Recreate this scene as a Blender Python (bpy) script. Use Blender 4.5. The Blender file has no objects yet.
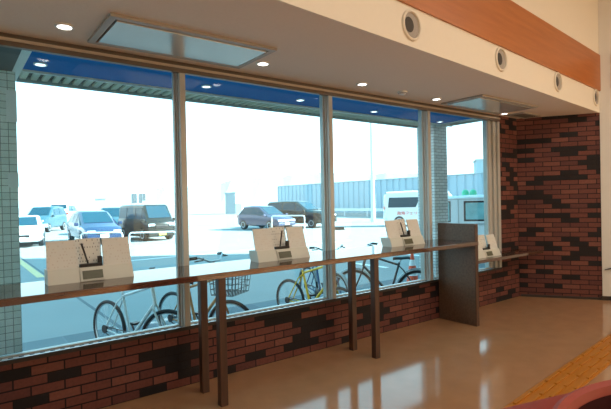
import bpy, bmesh, math, random
from mathutils import Vector, Matrix
random.seed(11)
PI = math.pi
S = bpy.context.scene
COL = S.collection

# ------------------------------------------------------------------ materials
def _new(name):
    m = bpy.data.materials.new(name); m.use_nodes = True
    nt = m.node_tree
    return m, nt, nt.nodes['Principled BSDF']

def mat(name, col, rough=.5, metal=0., spec=.5, var=0., scale=8., emit=None, es=0., bump=0., coat=0., ior=1.5):
    m, nt, p = _new(name)
    c = (*col, 1)
    p.inputs['Base Color'].default_value = c
    p.inputs['Roughness'].default_value = rough
    p.inputs['Metallic'].default_value = metal
    p.inputs['Specular IOR Level'].default_value = spec
    p.inputs['Coat Weight'].default_value = coat
    p.inputs['IOR'].default_value = ior
    if emit:
        p.inputs['Emission Color'].default_value = (*emit, 1)
        p.inputs['Emission Strength'].default_value = es
    if var or bump:
        tc = nt.nodes.new('ShaderNodeTexCoord'); nz = nt.nodes.new('ShaderNodeTexNoise')
        nz.inputs['Scale'].default_value = scale; nz.inputs['Detail'].default_value = 5
        nt.links.new(tc.outputs['Object'], nz.inputs['Vector'])
        if var:
            mx = nt.nodes.new('ShaderNodeMix'); mx.data_type = 'RGBA'
            mx.inputs['A'].default_value = tuple(max(0, v*(1-var)) for v in col)+(1,)
            mx.inputs['B'].default_value = tuple(min(1, v*(1+var)) for v in col)+(1,)
            nt.links.new(nz.outputs['Fac'], mx.inputs['Factor'])
            nt.links.new(mx.outputs['Result'], p.inputs['Base Color'])
        if bump:
            b = nt.nodes.new('ShaderNodeBump'); b.inputs['Strength'].default_value = bump
            b.inputs['Distance'].default_value = .01
            nt.links.new(nz.outputs['Fac'], b.inputs['Height']); nt.links.new(b.outputs['Normal'], p.inputs['Normal'])
    return m

def wood(name, a, b, axis='X', scale=3., rough=.4, spec=.5, ior=1.5):
    m, nt, p = _new(name)
    tc = nt.nodes.new('ShaderNodeTexCoord'); mp = nt.nodes.new('ShaderNodeMapping')
    sc = {'X': (1, 14, 14), 'Y': (14, 1, 14), 'Z': (14, 14, 1)}[axis]
    mp.inputs['Scale'].default_value = sc
    nz = nt.nodes.new('ShaderNodeTexNoise'); nz.inputs['Scale'].default_value = scale; nz.inputs['Detail'].default_value = 6
    cr = nt.nodes.new('ShaderNodeValToRGB')
    cr.color_ramp.elements[0].position = .3; cr.color_ramp.elements[0].color = (*a, 1)
    cr.color_ramp.elements[1].position = .7; cr.color_ramp.elements[1].color = (*b, 1)
    L = nt.links
    L.new(tc.outputs['Object'], mp.inputs['Vector']); L.new(mp.outputs['Vector'], nz.inputs['Vector'])
    L.new(nz.outputs['Fac'], cr.inputs['Fac']); L.new(cr.outputs['Color'], p.inputs['Base Color'])
    p.inputs['Roughness'].default_value = rough; p.inputs['Specular IOR Level'].default_value = spec
    p.inputs['IOR'].default_value = ior
    return m

def grid_mat(name, axes, bw, bh, mortar, stops, mcol, rough=.6, offset=.5, bump=.3, spec=.4, blotch=.35, freq=2):
    """Brick or tile pattern laid out on two object axes; stops colour the single bricks."""
    m, nt, p = _new(name); L = nt.links
    tc = nt.nodes.new('ShaderNodeTexCoord'); sp = nt.nodes.new('ShaderNodeSeparateXYZ'); cb = nt.nodes.new('ShaderNodeCombineXYZ')
    L.new(tc.outputs['Object'], sp.inputs[0])
    if axes[0] == 'XY':
        ad = nt.nodes.new('ShaderNodeMath'); ad.operation = 'ADD'
        L.new(sp.outputs['X'], ad.inputs[0]); L.new(sp.outputs['Y'], ad.inputs[1]); L.new(ad.outputs[0], cb.inputs['X'])
    else:
        L.new(sp.outputs[axes[0]], cb.inputs['X'])
    L.new(sp.outputs[axes[1]], cb.inputs['Y'])
    bt = nt.nodes.new('ShaderNodeTexBrick')
    bt.offset = offset; bt.offset_frequency = freq
    bt.inputs['Color1'].default_value = (0, 0, 0, 1); bt.inputs['Color2'].default_value = (1, 1, 1, 1); bt.inputs['Mortar'].default_value = (0, 0, 0, 1)
    bt.inputs['Scale'].default_value = 1; bt.inputs['Mortar Size'].default_value = mortar; bt.inputs['Mortar Smooth'].default_value = .1
    bt.inputs['Bias'].default_value = 0
    bt.inputs['Brick Width'].default_value = bw; bt.inputs['Row Height'].default_value = bh
    L.new(cb.outputs[0], bt.inputs['Vector'])
    cr = nt.nodes.new('ShaderNodeValToRGB'); cr.color_ramp.interpolation = 'CONSTANT'
    while len(cr.color_ramp.elements) < len(stops): cr.color_ramp.elements.new(.5)
    for e, (pos, c) in zip(cr.color_ramp.elements, stops): e.position = pos; e.color = (*c, 1)
    L.new(bt.outputs['Color'], cr.inputs['Fac'])
    nz = nt.nodes.new('ShaderNodeTexNoise'); nz.inputs['Scale'].default_value = 45; nz.inputs['Detail'].default_value = 5
    L.new(tc.outputs['Object'], nz.inputs['Vector'])
    mr = nt.nodes.new('ShaderNodeMapRange'); mr.inputs['To Min'].default_value = 1-blotch; mr.inputs['To Max'].default_value = 1+blotch
    L.new(nz.outputs['Fac'], mr.inputs['Value'])
    ml = nt.nodes.new('ShaderNodeMix'); ml.data_type = 'RGBA'; ml.blend_type = 'MULTIPLY'; ml.inputs['Factor'].default_value = 1
    L.new(cr.outputs['Color'], ml.inputs['A']); L.new(mr.outputs['Result'], ml.inputs['B'])
    mx = nt.nodes.new('ShaderNodeMix'); mx.data_type = 'RGBA'; mx.inputs['B'].default_value = (*mcol, 1)
    L.new(bt.outputs['Fac'], mx.inputs['Factor']); L.new(ml.outputs['Result'], mx.inputs['A'])
    L.new(mx.outputs['Result'], p.inputs['Base Color'])
    iv = nt.nodes.new('ShaderNodeMath'); iv.operation = 'SUBTRACT'; iv.inputs[0].default_value = 1
    L.new(bt.outputs['Fac'], iv.inputs[1])
    bp = nt.nodes.new('ShaderNodeBump'); bp.inputs['Strength'].default_value = bump; bp.inputs['Distance'].default_value = .008
    L.new(iv.outputs[0], bp.inputs['Height']); L.new(bp.outputs['Normal'], p.inputs['Normal'])
    p.inputs['Roughness'].default_value = rough; p.inputs['Specular IOR Level'].default_value = spec
    return m

def glass_mat(name, tint, refl=1.):
    m = bpy.data.materials.new(name); m.use_nodes = True; nt = m.node_tree; nt.nodes.clear(); L = nt.links
    o = nt.nodes.new('ShaderNodeOutputMaterial'); t = nt.nodes.new('ShaderNodeBsdfTransparent'); g = nt.nodes.new('ShaderNodeBsdfGlossy')
    t.inputs['Color'].default_value = (*tint, 1); g.inputs['Roughness'].default_value = 0
    f = nt.nodes.new('ShaderNodeFresnel'); ge = nt.nodes.new('ShaderNodeNewGeometry')
    ir = nt.nodes.new('ShaderNodeMapRange'); ir.inputs['To Min'].default_value = 1.45; ir.inputs['To Max'].default_value = 1/1.45
    L.new(ge.outputs['Backfacing'], ir.inputs['Value']); L.new(ir.outputs['Result'], f.inputs['IOR'])
    mx = nt.nodes.new('ShaderNodeMixShader')
    mu = nt.nodes.new('ShaderNodeMath'); mu.operation = 'MULTIPLY'; mu.inputs[1].default_value = refl
    L.new(f.outputs[0], mu.inputs[0]); L.new(mu.outputs[0], mx.inputs[0])
    L.new(t.outputs[0], mx.inputs[1]); L.new(g.outputs[0], mx.inputs[2]); L.new(mx.outputs[0], o.inputs['Surface'])
    return m

def translucent_mat(name, col, fac):
    m, nt, p = _new(name); L = nt.links
    p.inputs['Base Color'].default_value = (*col, 1); p.inputs['Roughness'].default_value = .6
    tr = nt.nodes.new('ShaderNodeBsdfTranslucent'); tr.inputs['Color'].default_value = (*col, 1)
    mx = nt.nodes.new('ShaderNodeMixShader'); mx.inputs[0].default_value = fac
    L.new(p.outputs[0], mx.inputs[1]); L.new(tr.outputs[0], mx.inputs[2]); L.new(mx.outputs[0], nt.nodes['Material Output'].inputs['Surface'])
    return m

def print_mat(name, paper, ink, cell=(.012, .016), dens=.35):
    """Paper printed with rows of small unreadable marks (object X and Z)."""
    m, nt, p = _new(name); L = nt.links
    tc = nt.nodes.new('ShaderNodeTexCoord'); sp = nt.nodes.new('ShaderNodeSeparateXYZ'); cb = nt.nodes.new('ShaderNodeCombineXYZ')
    L.new(tc.outputs['Object'], sp.inputs[0]); L.new(sp.outputs['X'], cb.inputs['X']); L.new(sp.outputs['Z'], cb.inputs['Y'])
    bt = nt.nodes.new('ShaderNodeTexBrick')
    bt.inputs['Color1'].default_value = (0, 0, 0, 1); bt.inputs['Color2'].default_value = (1, 1, 1, 1); bt.inputs['Mortar'].default_value = (0, 0, 0, 1)
    bt.inputs['Scale'].default_value = 1; bt.inputs['Mortar Size'].default_value = cell[1]*.3
    bt.inputs['Brick Width'].default_value = cell[0]; bt.inputs['Row Height'].default_value = cell[1]
    L.new(cb.outputs[0], bt.inputs['Vector'])
    cr = nt.nodes.new('ShaderNodeValToRGB'); cr.color_ramp.interpolation = 'CONSTANT'
    cr.color_ramp.elements[0].color = (*paper, 1); cr.color_ramp.elements[1].position = dens; cr.color_ramp.elements[1].color = (*ink, 1)
    L.new(bt.outputs['Color'], cr.inputs['Fac']); L.new(cr.outputs['Color'], p.inputs['Base Color'])
    p.inputs['Roughness'].default_value = .7
    return m

RED1, RED2, RED3, BLK = (.145, .046, .034), (.19, .066, .046), (.11, .036, .03), (.012, .009, .010)
BRICKSTOPS = [(0, RED3), (.2, RED1), (.40, RED2), (.52, RED1), (.70, BLK)]
M = dict(
    brick=grid_mat('brick_window_wall', ('X', 'Z'), .215, .071, .0055, BRICKSTOPS, (.008, .005, .005), rough=.62, spec=.3),
    brick_end=grid_mat('brick_end_wall', ('X', 'Z'), .235, .071, .0055, BRICKSTOPS, (.008, .005, .005), rough=.62, spec=.3),
    tile=grid_mat('pillar_tile', ('XY', 'Z'), .145, .05, .004, [(0, (.72, .78, .78)), (.35, (.80, .85, .85)), (.7, (.66, .73, .74))], (.25, .31, .33), rough=.3, blotch=.1),
    tile_sq=grid_mat('pillar_square_tile', ('XY', 'Z'), .062, .062, .0025, [(0, (.74, .82, .80)), (.5, (.80, .86, .84)), (.8, (.68, .77, .75))], (.20, .26, .27), rough=.3, offset=0, blotch=.1),
    floor=mat('floor_vinyl', (.43, .235, .12), .10, spec=.6, var=.16, scale=5),
    ceil=mat('ceiling_board', (.80, .70, .60), .8, var=.04, scale=60, bump=.15),
    hallceil=mat('hall_ceiling', (.8, .78, .74), .9, var=.02),
    cream=mat('cream_plaster', (.80, .745, .63), .7, var=.02, scale=20),
    white=mat('white_wall_paint', (.72, .70, .65), .6, var=.02, scale=20),
    orange=wood('orange_laminate', (.38, .115, .018), (.46, .15, .03), 'X', 2., .35),
    base=mat('dark_baseboard', (.035, .025, .02), .5, var=.1),
    alu=mat('beige_aluminium', (.50, .50, .47), .35, metal=.1, var=.03),
    alu_head=mat('brown_aluminium', (.16, .125, .095), .4, metal=.2, var=.05),
    alu_strip=mat('light_aluminium', (.55, .47, .38), .4, metal=.2, var=.03),
    sillw=mat('sill_white', (.85, .88, .90), .14, ior=2.0, var=.03),
    slot=mat('slot_dark', (.05, .09, .12), .6, var=.1),
    glass=glass_mat('window_glass', (.80, .95, .98)),
    warmglass=glass_mat('warm_fill_glass', (.90, .76, .58)),  # warm tint made up to colour the fill daylight from behind
    ctop=wood('counter_wood', (.07, .028, .016), (.105, .045, .025), 'X', 3., .06, spec=.5, ior=2.1),
    cleg=wood('counter_leg_wood', (.06, .026, .015), (.095, .042, .024), 'Z', 3., .35),
    panel=wood('partition_wood', (.10, .058, .034), (.16, .095, .058), 'X', 3., .45),
    tray=mat('stand_cream', (.68, .71, .66), .5, var=.03),
    tray_t=mat('stand_acrylic', (.55, .58, .56), .2, var=.03),
    board=print_mat('stand_board_print', (.74, .75, .72), (.66, .64, .60), (.02, .02), .6),
    sheet=print_mat('stand_sheet_print', (.75, .76, .72), (.08, .08, .09), (.018, .024), .5),
    black=mat('black_plastic', (.015, .015, .018), .4, var=.1),
    blackr=mat('black_rubber', (.02, .021, .024), .7, var=.1),
    plate=mat('stand_plate', (.10, .11, .07), .4, var=.2, scale=60),
    mirror=mat('cassette_panel', (.68, .67, .62), .2, metal=.35, var=.02),
    cass=mat('cassette_frame', (.44, .40, .35), .5, var=.02),
    lampw=mat('lamp_trim', (.85, .84, .8), .4, var=.02),
    glow=mat('lamp_glow', (1, 1, 1), .5, emit=(1, .97, .9), es=9., var=.01),
    glow_out=mat('outdoor_lamp_glow', (1, 1, 1), .5, emit=(1, 1, .97), es=5., var=.01),
    nozz=mat('nozzle_grey', (.36, .33, .29), .6, var=.08),
    maroon_shade=mat('maroon_vinyl_shade', (.03, .006, .006), .8, spec=.05, var=.1),  # near-black maroon: shade on the chair's inner back put into the colour
    grey=mat('vent_grey', (.14, .135, .13), .6, var=.05),
    dark=mat('dark_cavity', (.06, .055, .05), .8, var=.05),
    tact=mat('tactile_yellow', (.46, .165, .01), .5, var=.1, scale=20),
    redv=mat('red_vinyl', (.29, .045, .03), .5, spec=.25, var=.08, scale=6),
    chrome=mat('chrome', (.6, .6, .6), .2, metal=1, var=.02),
    blue=mat('canopy_blue', (.001, .19, .56), .8, spec=.1, var=.03),
    canw=mat('canopy_white', (.84, .82, .74), .5, var=.04),
    slat=translucent_mat('louvre_slat', (.85, .80, .68), .5),
    cang=mat('canopy_grey', (.15, .14, .125), .7, var=.05),
    facade=mat('facade_grey', (.5, .5, .5), .8, var=.05),
    asph=mat('parking_asphalt', (.31, .32, .32), .9, var=.10, scale=.7),
    pave=grid_mat('pavement', ('X', 'Y'), .6, .6, .006, [(0, (.15, .185, .205)), (.5, (.17, .205, .225)), (.8, (.14, .17, .195))], (.2, .24, .27), rough=.8, offset=0, blotch=.1),
    yline=mat('line_cream', (.85, .62, .33), .8, var=.05),
    drain=mat('drain_dark', (.12, .15, .17), .8, var=.1),
    fence=mat('fence_panel', (.38, .50, .58), .6, var=.06, scale=.6),
    mount=mat('hill_haze', (.36, .42, .44), 1., var=.05, scale=.02),  # distance haze is put into this pale hill colour
    bluegrey=mat('building_bluegrey', (.35, .45, .50), .8, var=.05),
    shed=mat('shed_grey', (.42, .45, .47), .8, var=.05),
    pole=mat('pole_white', (.75, .77, .78), .5, var=.03),
    cwhite=mat('car_white', (.80, .81, .82), .25, var=.02, coat=.4),
    cblue=mat('car_darkblue', (.03, .055, .12), .22, var=.05, coat=.5),
    cblk=mat('car_black', (.010, .015, .016), .22, var=.05, coat=.5),
    cslv=mat('car_bluesilver', (.07, .085, .15), .25, metal=.3, var=.05, coat=.5),
    cteal=mat('car_teal', (.04, .10, .13), .25, var=.05, coat=.4),
    cglass=mat('car_glass', (.015, .06, .09), .12, spec=.35, var=.05),
    cpale=mat('van_window', (.25, .50, .52), .15, spec=.4, var=.5, scale=3),
    hlamp=mat('head_lamp', (.75, .8, .82), .15, spec=.8, var=.05),
    tlamp=mat('tail_lamp', (.6, .1, .06), .3, var=.05),
    numw=mat('plate_white', (.85, .85, .82), .5, var=.02),
    numy=mat('plate_yellow', (.8, .6, .1), .5, var=.02),
    rim=mat('wheel_rim', (.6, .62, .64), .3, metal=.6, var=.05),
    green=mat('green_lens', (.0, .45, .28), .3, emit=(0, .55, .32), es=.35, var=.05),
    redtxt=mat('red_paint', (.75, .06, .05), .5, var=.03),
    bwhite=mat('bike_white', (.8, .82, .82), .3, var=.02),
    byel=mat('bike_yellow', (.92, .52, .01), .35, var=.05),
    bora=mat('bike_copper', (.50, .20, .06), .35, var=.05),
    bblk=mat('bike_black', (.025, .03, .035), .4, var=.05),
    bblu=mat('bike_navy', (.03, .09, .22), .4, var=.05),
    steel=mat('bike_steel', (.5, .52, .54), .3, metal=.8, var=.03),
    conr=mat('cone_red', (.85, .10, .04), .5, var=.03),
    conw=mat('cone_white', (.85, .86, .86), .5, var=.02),
)

# ------------------------------------------------------------------ mesh helpers
def box(bm, x0, x1, y0, y1, z0, z1, bev=0.):
    r = bmesh.ops.create_cube(bm, size=1)
    for v in r['verts']:
        v.co = Vector(((x0+x1)/2+v.co.x*(x1-x0), (y0+y1)/2+v.co.y*(y1-y0), (z0+z1)/2+v.co.z*(z1-z0)))
    if bev:
        es = list({e for v in r['verts'] for e in v.link_edges})
        bmesh.ops.bevel(bm, geom=es, offset=bev, segments=2, affect='EDGES', profile=.6)
    return r['verts']

def frame_of(d):
    d = d.normalized(); a = Vector((0, 0, 1)) if abs(d.z) < .95 else Vector((1, 0, 0))
    u = d.cross(a).normalized(); return u, d.cross(u).normalized()

def tube(bm, pts, r, n=8, closed=False):
    pts = [Vector(p) for p in pts]; rings = []; k = len(pts)
    rs = r if isinstance(r, (list, tuple)) else [r]*k
    for i, p in enumerate(pts):
        if closed: d = pts[(i+1) % k]-pts[i-1]
        else: d = pts[min(i+1, k-1)]-pts[max(i-1, 0)]
        u, w = frame_of(d)
        if rings and not closed or rings:
            pu = rings[-1][1]; u2 = (pu-d.normalized()*pu.dot(d.normalized()))
            if u2.length > 1e-4: u = u2.normalized(); w = d.normalized().cross(u)
        rings.append(([bm.verts.new(p+rs[i]*(math.cos(2*PI*j/n)*u+math.sin(2*PI*j/n)*w)) for j in range(n)], u))
    R = [q[0] for q in rings]
    for i in range(k if closed else k-1):
        a, b = R[i], R[(i+1) % k]
        for j in range(n):
            try: bm.faces.new((a[j], a[(j+1) % n], b[(j+1) % n], b[j]))
            except ValueError: pass
    if not closed:
        bm.faces.new(R[0][::-1]); bm.faces.new(R[-1])

def circle(c, r, ax, n=28, a0=0., a1=2*PI, full=True):
    c = Vector(c); u, w = frame_of(Vector(ax)); k = n if full else n+1
    return [c+r*(math.cos(a0+(a1-a0)*i/n)*u+math.sin(a0+(a1-a0)*i/n)*w) for i in range(k)]

def lathe(bm, prof, c=(0, 0, 0), ax=(0, 0, 1), n=24, cap=True):
    """prof: (radius, height) pairs swept about the axis."""
    c = Vector(c); d = Vector(ax).normalized(); u, w = frame_of(d); R = []
    for r, h in prof:
        if r < 1e-6: R.append([bm.verts.new(c+d*h)])
        else: R.append([bm.verts.new(c+d*h+r*(math.cos(2*PI*j/n)*u+math.sin(2*PI*j/n)*w)) for j in range(n)])
    for a, b in zip(R, R[1:]):
        for j in range(n):
            q = [a[j % len(a)], a[(j+1) % n % len(a)], b[(j+1) % n % len(b)], b[j % len(b)]]
            q2 = []
            for v in q:
                if v not in q2: q2.append(v)
            if len(q2) > 2: bm.faces.new(q2)
    if cap:
        if len(R[0]) > 1: bm.faces.new(R[0][::-1])
        if len(R[-1]) > 1: bm.faces.new(R[-1])

def prism(bm, poly, z0, z1):
    lo = [bm.verts.new((x, y, z0)) for x, y in poly]; hi = [bm.verts.new((x, y, z1)) for x, y in poly]
    bm.faces.new(lo[::-1]); bm.faces.new(hi); k = len(poly)
    for i in range(k): bm.faces.new((lo[i], lo[(i+1) % k], hi[(i+1) % k], hi[i]))

def obj(name, bm, m, parent=None, smooth=False, loc=None, rotz=0., kind=None, rot=None):
    bmesh.ops.recalc_face_normals(bm, faces=bm.faces[:])
    me = bpy.data.meshes.new(name); bm.to_mesh(me); bm.free()
    for mm in (m if isinstance(m, (list, tuple)) else [m]): me.materials.append(mm)
    if smooth:
        me.shade_smooth(); me.set_sharp_from_angle(angle=math.radians(40))
    o = bpy.data.objects.new(name, me); COL.objects.link(o)
    if parent: o.parent = parent
    if loc: o.location = loc
    if rotz: o.rotation_euler = (0, 0, rotz)
    if rot: o.rotation_euler = rot
    if kind: o['kind'] = kind
    return o

def B(*a, **k):
    bm = bmesh.new(); box(bm, *a, **k); return bm

def tag(o, label, cat, group=None):
    o['label'] = label; o['category'] = cat
    if group: o['group'] = group
    return o

def thing(name, label, cat, loc=(0, 0, 0), rotz=0., group=None):
    o = bpy.data.objects.new(name, None); COL.objects.link(o); o.empty_display_size = .1
    o.location = loc; o.rotation_euler = (0, 0, rotz)
    return tag(o, label, cat, group)

def dup(root, loc=None, label=None, rotz=None):
    r = root.copy(); COL.objects.link(r)
    if loc: r.location = loc
    if rotz is not None: r.rotation_euler = (0, 0, rotz)
    if label: r['label'] = label
    for ch in list(root.children):
        c = ch.copy(); COL.objects.link(c); c.parent = r
        for g in ch.children:
            d = g.copy(); COL.objects.link(d); d.parent = c
    return r

def struct(name, bm, m, parent=None, **k):
    return obj(name, bm, m, parent, kind='structure', **k)

# ------------------------------------------------------------------ the room
W = 3.80                     # inner face of the window wall
ZC = 2.74                    # lower ceiling
E0 = Vector((7.00, 3.80)); ED = Vector((.60, -.92)).normalized()      # end wall foot line
BD = Vector((6.05, .56)).normalized()                                # bulkhead direction
BP = Vector((1.58, 2.31))
def beam_y(x): return BP.y+(x-BP.x)*BD.y/BD.x
EB = Vector((7.60, beam_y(7.60)))                                     # bulkhead meets end wall
EF = E0+ED*((3.8+4.0)/.92*math.hypot(.6, .92))                        # end wall at the back of the hall
GZ = -.25                    # ground outside

bm = bmesh.new(); prism(bm, [(-2, -4), (EF.x, -4), (7.0, 3.8), (-2, 3.8)], -.1, 0); struct('floor', bm, M['floor'])
bm = bmesh.new(); prism(bm, [(-2, beam_y(-2)+.012), (EB.x-.008, EB.y+.012), (7.0, 3.8), (-2, 3.8)], ZC, ZC+.12); struct('ceiling', bm, M['ceil'])
bm = bmesh.new(); prism(bm, [(-2, -4), (EF.x, -4), (EB.x, EB.y), (-2, beam_y(-2))], 4.6, 4.7); struct('ceiling_hall', bm, M['hallceil'])
# brick base, the blank wall left of the windows and the return beside the end jamb
struct('wall_front', B(-2, 7.2, W, W+.15, GZ, .47), M['brick'])
struct('wall_front_left', B(-2, -1.70, W, W+.15, .47, ZC), M['brick'])
struct('wall_front_return', B(6.50, 7.2, W, W+.15, .47, ZC), M['brick'])
bm = B(-30, 21.5, W+.16, W+.36, ZC+.14, 17); box(bm, 7.22, 21.5, W+.16, W+.36, GZ, ZC+.14)
struct('wall_facade', bm, M['facade'])
# end wall: brick next to the window, white beyond the bulkhead
LB = (EB-E0).length; LE = (EF-E0).length
rz = math.atan2(ED.y, ED.x)
struct('wall_end', B(-.02, LB, 0, .12, 0, ZC+.12), M['brick_end'], loc=(E0.x, E0.y, 0), rotz=rz)
struct('wall_end_white', B(LB, LE, -.012, .12, 0, 4.6), M['white'], loc=(E0.x, E0.y, 0), rotz=rz)
struct('trim_1', B(LB+.16, LE, -.03, -.012, 3.06, 3.58), M['orange'], loc=(E0.x, E0.y, 0), rotz=rz)
struct('baseboard_end', B(0.02, LB-.02, -.012, 0, 0, .035), M['base'], loc=(E0.x, E0.y, 0), rotz=rz)
struct('baseboard_end_white', B(LB-.02, LE, -.024, -.012, 0, .06), M['base'], loc=(E0.x, E0.y, 0), rotz=rz)
# bulkhead above the hall side of the ceiling
rb = math.atan2(BD.y, BD.x)
bm = B(-3.7, (EB-BP).length, 0, .15, ZC+.12, 4.6); box(bm, -3.7, (EB-BP).length, 0, .0119, ZC, ZC+.12)
struct('wall_bulkhead', bm, M['cream'], loc=(BP.x, BP.y, 0), rotz=rb)
struct('trim_2', B(-3.6, (EB-BP).length-.0, -.018, 0, 3.055, 3.575), M['orange'], loc=(BP.x, BP.y, 0), rotz=rb)
bm = bmesh.new(); box(bm, -2, EF.x, -4.12, -4, 0, .25); box(bm, -2, EF.x, -4.12, -4, 2.7, 4.6); box(bm, -2, 3.4, -4.12, -4, .25, 2.7)
x = 3.4
while x < EF.x-.2: box(bm, x, min(x+.2, EF.x), -4.12, -4, .25, 2.7); x += 2.8  # gaps between these piers are added to let fill daylight in
struct('wall_back', bm, M['white'])
struct('window_6', B(3.4, EF.x-.01, -4.07, -4.06, .25, 2.7), M['warmglass'])  # added unseen pane; its tint warms the daylight filling the hall
struct('wall_left', B(-2.12, -2, -4, 3.95, GZ, 4.7), M['cream'])

# windows: mullions at a 1.64 m pitch, head, sill and one pane each
XM = [-1.69, -.045, 1.595, 3.235, 4.867, 6.325]
ZS, ZH = .50, 2.65
gy0, gy1 = W+.075, W+.083
for k in range(5):
    x0, x1 = XM[k]+.035, XM[k+1]-.035
    w = thing('window_%d' % (k+1), '', 'window', ((x0+x1)/2, W, 0)); w['kind'] = 'structure'
    del w['label']; del w['category']
    h = (x1-x0)/2
    bm = bmesh.new(); box(bm, -h, h, .06, .10, ZS, ZS+.010); box(bm, -h, h, .06, .10, ZH+.03, ZH+.06)
    box(bm, -h, -h+.015, .06, .10, ZS+.010, ZH+.03); box(bm, h-.015, h, .06, .10, ZS+.010, ZH+.03)
    obj('window_frame', bm, M['alu'], w)
    obj('window_pane', B(-h+.015, h-.015, .075, .083, ZS+.010, ZH+.03), M['glass'], w)
bm = bmesh.new(); box(bm, -1.70, 6.50, W-.012, W+.03, ZH, ZC-.02); box(bm, -1.70, 6.50, W+.03, W+.15, ZH+.06, ZC-.02); box(bm, -1.70, 6.50, W, W+.15, ZC-.02, ZC); struct('trim_3', bm, M['alu_head'])
bm = bmesh.new(); box(bm, -1.70, 6.50, W-.022, W-.012, ZH+.035, ZH+.055); struct('trim_4', bm, M['alu_strip'])
for i, x in enumerate(XM[:5]):
    bm = bmesh.new(); box(bm, x-.035, x+.035, W+.03, W+.14, ZS-.0, ZH+.06, .004); box(bm, x-.026, x+.026, W-.008, W+.03, ZS, ZH, .004)
    struct('trim_%d' % (5+i), bm, M['alu'])
bm = bmesh.new(); box(bm, 6.29, 6.37, W+.05, W+.14, ZS, ZH+.06, .004); box(bm, 6.37, 6.44, W+.02, W+.14, ZS, ZH+.0, .004); box(bm, 6.44, 6.50, W-.008, W+.14, ZS, ZH, .004)
struct('trim_10', bm, M['alu'])
struct('trim_12', B(-1.70, 6.50, W-.006, W+.001, .47, ZS), M['base'])
sl = struct('trim_11', B(-1.70, 6.50, W+.001, W+.15, .47, ZS), M['sillw'])
bm = bmesh.new(); x = -1.65
while x < 6.45:
    box(bm, x, x+.03, W+.022, W+.040, ZS-.002, ZS+.002); x += .065
obj('slot', bm, M['slot'], sl)

# ------------------------------------------------------------------ ceiling fittings
def cassette(label, x0, x1, y0, y1):
    t = thing('ceiling_cassette', label, 'air conditioner', ((x0+x1)/2, (y0+y1)/2, ZC), 0, 'ceiling air-conditioning cassettes')
    a, b = (x1-x0)/2, (y1-y0)/2
    bm = bmesh.new(); f = .045
    box(bm, -a, a, -b, -b+f, -.022, 0, .004); box(bm, -a, a, b-f, b, -.022, 0, .004)
    box(bm, -a, -a+f, -b+f, b-f, -.022, 0, .004); box(bm, a-f, a, -b+f, b-f, -.022, 0, .004)
    obj('frame', bm, M['cass'], t)
    obj('outlet', B(-a+f, a-f, -b+f, b-f, -.006, 0), M['dark'], t)
    obj('panel', B(-a+f+.012, a-f-.012, -b+f+.022, b-f-.022, -.026, -.006, bev=.003), M['mirror'], t)
cassette('large ceiling cassette with mirror-like grey panel above the left window', .82, 2.06, 3.04, 3.645)
cassette('ceiling cassette with mirror-like panel near the brick end wall', 4.96, 6.27, 3.10, 3.68)
t = thing('ceiling_vent', 'dark slatted ceiling vent beside the brick end wall', 'vent', (6.78, 3.57, ZC))
bm = bmesh.new(); a, b, f = .26, .13, .03
box(bm, -a, a, -b, -b+f, -.014, 0); box(bm, -a, a, b-f, b, -.014, 0); box(bm, -a, -a+f, -b+f, b-f, -.014, 0); box(bm, a-f, a, -b+f, b-f, -.014, 0)
obj('frame', bm, M['cass'], t)
obj('backing', B(-a+f, a-f, -b+f, b-f, -.003, 0), M['dark'], t)
for i in range(6):
    y = -b+f+.02+i*.032
    obj('slat', B(-a+f, a-f, y-.005, y+.005, -.012, -.003), M['grey'], t)

def downlight(name, label, x, y, z, r, glow, group):
    t = thing(name, label, 'light', (x, y, z), 0, group)
    bm = bmesh.new(); lathe(bm, [(r*.74, -.002), (r*.80, -.012), (r*1.0, -.010), (r*1.02, 0)], n=28, cap=False); obj('trim_ring', bm, M['lampw'], t, True)
    bm = bmesh.new(); lathe(bm, [(0, -.004), (r*.76, -.004), (r*.76, 0), (0, 0)], n=28); obj('diffuser', bm, glow, t)
    return t
for x, y, lab in [(.635, 3.44, 'lit round ceiling downlight left of the large ceiling cassette'),
                  (2.18, 3.44, 'lit round ceiling downlight just right of the large ceiling cassette'),
                  (3.42, 3.50, 'lit round ceiling downlight above the third window, midway along the ceiling'),
                  (4.70, 3.55, 'lit round ceiling downlight just left of the cassette near the end wall'),
                  (6.37, 3.64, 'lit round ceiling downlight between the end cassette and dark ceiling vent')]:
    downlight('ceiling_downlight', lab, x, y, ZC, .058, M['glow'], 'indoor downlights')
t = thing('smoke_detector', 'small white round ceiling detector between two downlights', 'detector', (4.06, 3.52, ZC))
bm = bmesh.new(); lathe(bm, [(.055, 0), (.055, -.012), (.042, -.02), (.03, -.03), (0, -.032)], n=24); obj('body', bm, M['lampw'], t, True)
bm = bmesh.new(); lathe(bm, [(.046, -.0165), (.048, -.0185), (.043, -.0205), (.041, -.0195)], n=24, cap=False); obj('slot_ring', bm, M['grey'], t, True)

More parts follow.
